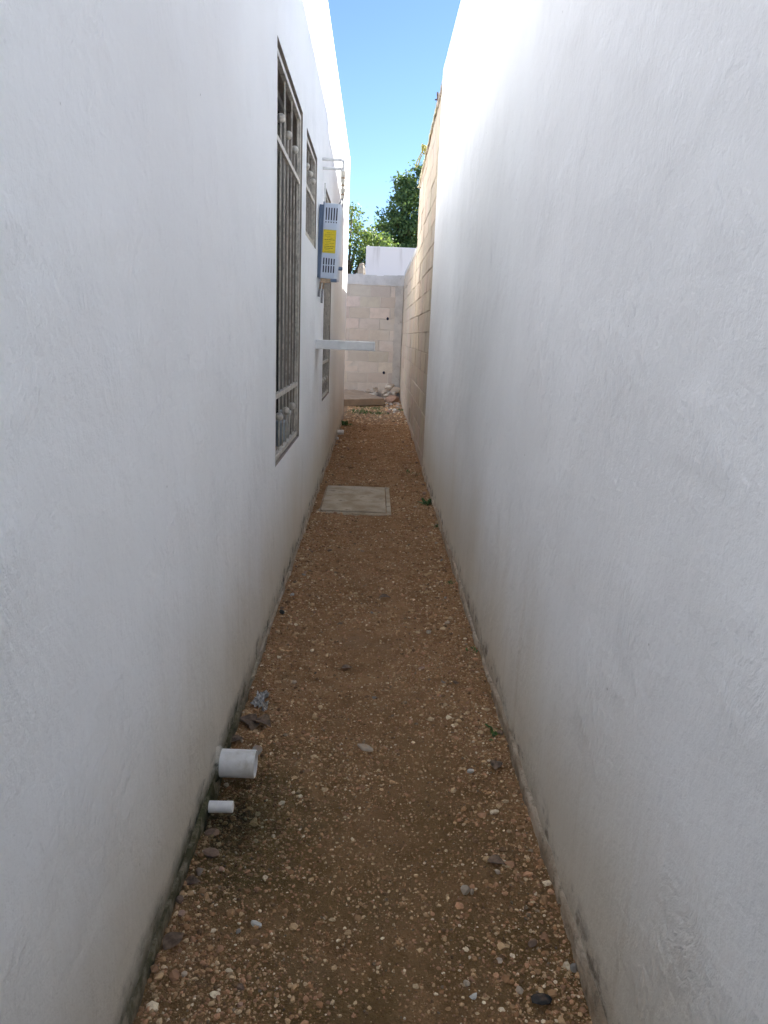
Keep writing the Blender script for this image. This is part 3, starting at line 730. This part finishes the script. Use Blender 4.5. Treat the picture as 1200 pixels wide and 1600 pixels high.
# ------------------------------------------------------------------ stones
def stone_mesh(name, size, seed, mat, sub=1, sharp=.25):
    r_ = np.random.default_rng(seed); v = [Vector(p) for p in IV]; f = [tuple(q) for q in IF]
    for _ in range(sub):
        cache = {}; nf = []
        def mid(a, b):
            k = (min(a,b), max(a,b))
            if k not in cache: v.append(((v[a]+v[b])/2).normalized()); cache[k] = len(v)-1
            return cache[k]
        for a, b, c in f: x_, y_, z_ = mid(a,b), mid(b,c), mid(c,a); nf += [(a,x_,z_),(b,y_,x_),(c,z_,y_),(x_,y_,z_)]
        f = nf
    P = np.array([tuple(q) for q in v])
    for _ in range(7):   # random cutting planes give flat facets
        d = r_.normal(size=3); d /= np.linalg.norm(d); lim = r_.uniform(.45,.85); s = P @ d
        P -= np.outer(np.clip(s-lim, 0, None)*(1-sharp*.3), d)
    P += r_.normal(size=P.shape)*.02; P *= np.array(size)
    me = bpy.data.meshes.new(name); me.from_pydata([tuple(q) for q in P], [], f); me.materials.append(mat); me.update(); return me, float(P[:,2].min())
def stone(x, y, size, seed, mat, label, group=None, rz=0, lift=.3, name='stone', cat='stone', z=None):
    me, zmin = stone_mesh(name, size, seed, M[mat]); o = bpy.data.objects.new(name, me); COL.objects.link(o)
    g_ = float(ground_h(np.array([x]), np.array([y]))[0]) if z is None else z
    o.location = (x, y, g_-zmin*(1-lift)); o.rotation_euler = (random.uniform(-.15,.15), random.uniform(-.15,.15), rz)
    return tag(o, label, cat, group)
stone(.014, 2.254, (.036,.022,.008), 1, 'rock_tan', 'flat pointed tan stone lying alone mid alley to the right of the wide drain pipe', rz=-.2)
stone(-.385, 3.646, (.014,.012,.010), 2, 'rock_white', 'round chalk white pebble near the left wall before the concrete cover')
stone(-.235, 1.485, (.016,.009,.009), 3, 'rock_white', 'wedge shaped white stone in the left foreground below the narrow drain pipe', rz=-.5)
stone(.278, 1.605, (.015,.014,.012), 4, 'rock_tan', 'rounded olive tan stone with a small pebble touching it in the right foreground')
stone(.297, 1.598, (.006,.007,.009), 41, 'rock_tan', 'small pale pebble touching the rounded tan stone in the right foreground')
stone(.361, 2.14, (.016,.012,.009), 5, 'rock_white', 'oval cream stone right of centre, a step before the green weed at the right wall', rz=.2)
stone(.41, 1.303, (.024,.017,.009), 6, 'rock_black', 'jagged black rock flake in the bottom right corner by the wall')
stone(.046, 2.628, (.013,.008,.006), 7, 'rock_grey', 'small grey stone mid path behind the flat tan stone')
stone(-.43+.02, 3.39, (.014,.017,.016), 8, 'rock_black', 'dark stone against the left wall beside a mould streak')
stone(-.408, 1.80, (.022,.014,.012), 9, 'rock_brown', 'smooth dark brown stone just below the narrow drain pipe at the left wall')
stone(-.392, 1.71, (.024,.018,.012), 10, 'rock_brown', 'broad dark brown stone at the left wall just nearer than the smooth one')
stone(-.405, 1.64, (.010,.012,.014), 11, 'rock_grey', 'upright grey green stone at the left wall below the two brown ones')
stone(.264, 1.307, (.012,.009,.006), 12, 'rock_white', 'triangular pale stone near the bottom edge left of the black rock flake', rz=.6)
stone(-.345, 2.405, (.014,.011,.010), 13, 'rock_tan', 'blocky tan stone to the right of the dead leaves')
stone(.245, 2.86, (.018,.010,.006), 14, 'rock_pink', 'flat pinkish stone on the right half of the path behind the cream one', rz=.4)
stone(.33, 2.75, (.018,.007,.004), 15, 'rock_grey', 'thin grey chip close to the right wall level with the crumpled foil', rz=-.6)
stone(.40, 3.38, (.018,.013,.010), 16, 'rock_tan', 'tan stone on the right side amid gravel between two green sprouts', rz=.3)
stone(.47, 6.12, (.026,.018,.018), 17, 'rock_pink', 'lumpy pinkish stone at the right wall level with the back of the concrete cover')
stone(.385, 4.9, (.034,.016,.005), 18, 'rock_grey', 'flat pale chip on the right side in front of the concrete cover', rz=.2)
GR = 'loose stones scattered along the gravel path'
ORD = ['first','second','third','fourth','fifth','sixth','seventh','eighth','ninth','tenth','eleventh','twelfth','thirteenth','fourteenth','fifteenth','sixteenth','seventeenth','eighteenth','nineteenth','twentieth','twenty-first','twenty-second','twenty-third','twenty-fourth']
CN = {'rock_tan':'tan','rock_brown':'brown','rock_pink':'pinkish','rock_grey':'grey','rock_white':'chalky','rubble':'buff','rubble_w':'whitish'}
spots_ = []
while len(spots_) < 72:
    y_ = .95+11*random.random()**1.7; side = random.random()
    x_ = -.43+.20*random.random()**1.4 if side < .42 else (.50-.20*random.random()**1.4 if side < .84 else random.uniform(-.2,.26))
    if abs(x_+.118) < .33 and abs(y_-5.95) < .56: continue
    spots_.append((y_, x_, 'left wall' if side < .42 else 'right wall' if side < .84 else 'middle of the path', random.choice(['rock_tan','rock_tan','rock_brown','rock_pink','rock_grey','rock_brown'])))
num = {}
for cnt, (y_, x_, where, mt) in enumerate(sorted(spots_)):
    s = random.uniform(.006,.0115)*(1+.09*y_); num[where, mt] = k = num.get((where, mt), -1)+1
    stone(x_, y_, (s*random.uniform(.9,1.5), s, s*random.uniform(.5,.85)), 100+cnt, mt,
          f'small loose {CN[mt]} stone along the {where}, {ORD[k]} {CN[mt]} one from the camera', GR, random.uniform(0,3), random.uniform(.3,.6))
# rubble heap in the corner
GB = 'pale rubble heaped against the end wall'
heap = sorted((random.uniform(-.72,.46), random.choice(['front','middle','back']), random.choice(['rubble','rubble','rubble_w'])) for _ in range(96))
num = {}
for k, (x_, layer, mt) in enumerate(heap):
    f_ = {'front':0, 'middle':1, 'back':2}[layer]; y_ = 14.22+.17*f_+random.uniform(-.05,.05)
    base_ = .13+.22*max(0, (x_+.15)/.6); s = random.uniform(.038,.068)*(1.2 if x_ > .15 else 1)
    num[layer, mt] = q = num.get((layer, mt), -1)+1
    stone(x_, y_, (s*random.uniform(.9,1.4), s, s*random.uniform(.6,.9)), 300+k, mt,
          f'{CN[mt]} stone in the {layer} of the rubble heap, {ORD[q]} {CN[mt]} one from the left', GB, random.uniform(0,3), .3, 'rubble_stone', 'rubble',
          z=gz(y_)+base_*(0, .45, .9)[f_]*random.uniform(.65,1.1))
stone(.36, 14.12, (.15,.12,.085), 500, 'rock_pink', 'largest pinkish lump of rubble in the corner between slab and right block wall', None, .3, .2, 'rubble_lump', 'rubble')
stone(.44, 14.5, (.11,.10,.085), 502, 'rubble', 'buff lump of rubble on top of the heap in the corner by the concrete column', None, .9, .1, 'rubble_lump', 'rubble', z=gz(14.5)+.14)
num = {}
for k, y_ in enumerate(sorted(random.uniform(12.2,14.0) for _ in range(26))):
    x_ = random.uniform(.24,.49); s = random.uniform(.018,.042); mt = random.choice(['rubble','rubble_w','rock_pink']); num[mt] = q = num.get(mt, -1)+1
    stone(x_, y_, (s*1.2, s, s*.7), 600+k, mt, f'small {CN[mt]} stone strewn right of the slab, {ORD[q]} {CN[mt]} one from the camera', 'small rubble strewn beside the slab', random.uniform(0,3), .35, 'rubble_stone', 'rubble')

# ------------------------------------------------------------------ litter
def crumple(name, x, y, n, r, mat, label, cat, h=.02, seed=0):
    r_ = random.Random(seed); g_ = float(ground_h(np.array([x]), np.array([y]))[0]); mb = MB(); m = 9
    for k in range(n):
        cx, cy = x+r_.gauss(0, r*.45), y+r_.gauss(0, r*.8); a = r_.uniform(0, 6.28); s = r*r_.uniform(.35,.7)
        g2 = float(ground_h(np.array([cx]), np.array([cy]))[0]); v = []
        for i_ in range(4):
            for j_ in range(4):
                u_, w_ = (i_/3-.5)*2*s, (j_/3-.5)*1.4*s
                v.append((cx+u_*math.cos(a)-w_*math.sin(a)+r_.gauss(0,s*.1), cy+u_*math.sin(a)+w_*math.cos(a)+r_.gauss(0,s*.1), g2+.004+abs(r_.gauss(.3,.35))*h))
        mb.add(v, [(i_*4+j_, i_*4+j_+1, (i_+1)*4+j_+1, (i_+1)*4+j_) for i_ in range(3) for j_ in range(3)])
    return tag(mb.build(name, mat, origin=(x,y,g_)), label, cat)
crumple('crumpled_wrapper', -.385, 2.535, 11, .028, M['foil'], 'crumpled grey foil wrapper on the gravel by the left wall behind the wide drain pipe', 'wrapper', .036, 3)
def leaf(x, y, L, rz, curl, label, mat='dead', group=None, tilt_=0):
    g_ = float(ground_h(np.array([x]), np.array([y]))[0]); v = []; f = []; n = 8
    for i_ in range(n+1):
        t_ = i_/n; wd = .36*L*math.sin(math.pi*min(1, t_*1.02)**.8)+.0006
        for j_ in (-1, 0, 1):
            lx = (t_-.5)*L; ly = j_*wd; lz = abs(j_)*wd*.7*curl+.5*L*curl*(1-(2*t_-1)**2)*.5
            v.append((x+lx*math.cos(rz)-ly*math.sin(rz), y+lx*math.sin(rz)+ly*math.cos(rz), g_+.006+lz+tilt_*lx))
    for i_ in range(n):
        for j_ in range(2): f.append((i_*3+j_, i_*3+j_+1, (i_+1)*3+j_+1, (i_+1)*3+j_))
    return tag(MB().add(v, f, 0, True).build('dead_leaf', M[mat], origin=(x,y,g_)), label, 'leaf', group)
leaf(-.405, 2.375, .085, 2.2, .5, 'curled dark dead leaf closest to the left wall behind the wide drain pipe')
leaf(-.375, 2.34, .055, 1.4, .7, 'small cupped dead leaf between two larger curled ones behind the wide drain pipe')
leaf(-.350, 2.365, .08, -.6, .6, 'arched brown dead leaf on the path side of the litter behind the drain pipe')
leaf(-.422, 2.24, .06, .5, .4, 'dark purple brown dead leaf tucked at the wall right behind the wide drain pipe')
leaf(-.345, 2.205, .045, 1.9, .3, 'small pale dead leaf standing by the mouth of the wide drain pipe', 'rock_grey', None, .3)
leaf(-.415, 1.60, .045, .3, .5, 'dark curled dead leaf at the left wall in the foreground')
leaf(.445, 2.145, .055, 1.3, .5, 'dark dead leaf at the right wall beside the oval cream stone')
leaf(.375, 1.70, .05, -.3, .4, 'dark dead leaf on the gravel in the right foreground behind the rounded tan stone')
leaf(-.43+.02, 1.41, .06, 1.0, .4, 'blackish dead leaf wedged at the left wall near the bottom edge')
leaf(-.07, 2.87, .05, .2, .4, 'small dark dead leaf in the middle of the path left of centre')
leaf(.10, 3.68, .07, .1, .5, 'dark curled leaf mid path where the soil is lumpy')

def weed(x, y, n, L, label, mat='weed', group=None, spread=.02, broad=.3):
    g_ = float(ground_h(np.array([x]), np.array([y]))[0]); mb = MB()
    for k in range(n):
        a = random.uniform(0, 6.28); el = random.uniform(.3, 1.3); l_ = L*random.uniform(.5,1.1); bx, by = x+random.gauss(0,spread), y+random.gauss(0,spread*1.5)
        d = Vector((math.cos(a)*math.cos(el), math.sin(a)*math.cos(el), math.sin(el))); s_ = Vector((-math.sin(a), math.cos(a), 0)); v = []
        for i_ in range(5):
            t_ = i_/4; p = Vector((bx,by,g_+.002))+d*l_*t_-Vector((0,0,l_*.35*t_*t_)); wd = l_*broad*.5*math.sin(math.pi*(.12+.86*t_)); v += [p-s_*wd, p+s_*wd]
        mb.add(v, [(2*i_,2*i_+1,2*i_+3,2*i_+2) for i_ in range(4)], 0, True)
    return tag(mb.build('weed', M[mat], origin=(x,y,g_)), label, 'weed', group)
weed(.485, 2.36, 28, .030, 'bright green sprout at the foot of the right wall nearest the camera', spread=.016, broad=.45)
weed(.49, 3.02, 12, .022, 'tiny dark green sprout at the right wall, second from the camera', spread=.014, broad=.4)
weed(.47, 3.93, 20, .028, 'small green sprout at the right wall a little in front of the concrete cover', spread=.018, broad=.4)
weed(.497, 5.15, 22, .045, 'low weed against the right wall just in front of the bushier one', spread=.02, broad=.35)
weed(.482, 5.83, 46, .085, 'bushy green weed against the right wall level with the concrete cover', spread=.026, broad=.28)
weed(.40, 7.1, 20, .05, 'low weed in the gravel near the end of the right house wall', spread=.04)
weed(-.40, 10.4, 34, .13, 'leafy weed at the left wall just behind the far drain pipes', spread=.03, broad=.3)
weed(-.20, 12.15, 130, .09, 'flat green grass patch in front of the left part of the slab', spread=.11, broad=.18)
weed(.09, 12.2, 110, .075, 'small green grass patch in front of the right end of the slab', spread=.08, broad=.18)
weed(-.02, 12.9, 90, .08, 'dark green grass growing out from under the front edge of the slab', spread=.12, broad=.18)
weed(.47, 12.6, 22, .07, 'weed at the foot of the right block wall beside the strewn rubble', spread=.04)

# ------------------------------------------------------------------ rope and rebar on the block wall
rp = thing('rope', (XB-.03,9.2,3.5), 'yellowed rope knotted on top of the tall block wall with a loop hanging out', 'rope')
pts = [(xb-.025+.004*math.sin(k*2.1), YE+.5+(10.35-YE-.5)*k/26, zside(YE+.5+(10.35-YE-.5)*k/26)-.05-.010*math.sin(k*1.3)) for k in range(27)]
MB().tube(pts, .008, 8).build('strand', M['rope_pale'], rp)
pts = [(xb-.03+.004*math.sin(k*1.1), 9.2+1.1*k/14, 3.40-.07*k/14-.012*math.sin(k*.9)) for k in range(15)]
MB().tube(pts, .007, 8).build('strand', M['rope_pale'], rp)
kn = [(xb-.05+.024*math.cos(t_*2.0), 9.15+.035*math.sin(t_*3.1), 3.50+.045*math.sin(t_*1.7+.5)) for t_ in [k*.16 for k in range(60)]]
MB().tube(kn, .0085, 8).build('knot', M['rope'], rp)
lp = [(-.05,3.50),(-.075,3.46),(-.10,3.41),(-.125,3.36),(-.135,3.315),(-.128,3.295),(-.115,3.31),(-.10,3.35),(-.085,3.40),(-.065,3.44)]
MB().tube([(xb+a, 9.15, b) for a, b in lp], .0065, 8).build('loop', M['rope'], rp)
MB().tube([(xb-.03,10.15,3.30),(xb-.05,10.2,3.285),(xb-.012,10.25,3.29)], .009, 6).build('strand', M['rope_pale'], rp)

rb = thing('rebar_stub', (xb,7.75,3.56), 'dark rusty bent reinforcing bar poking up where the white render meets the block wall', 'rebar')
MB().tube([(xb+.0,7.75,3.54),(xb-.010,7.75,3.60),(xb-.018,7.75,3.68)], .010, 8).build('bar', M['rust'], rb)
MB().tube([(xb-.04,7.75,3.615),(xb+.005,7.75,3.62)], .007, 6).build('tie', M['rust'], rb)
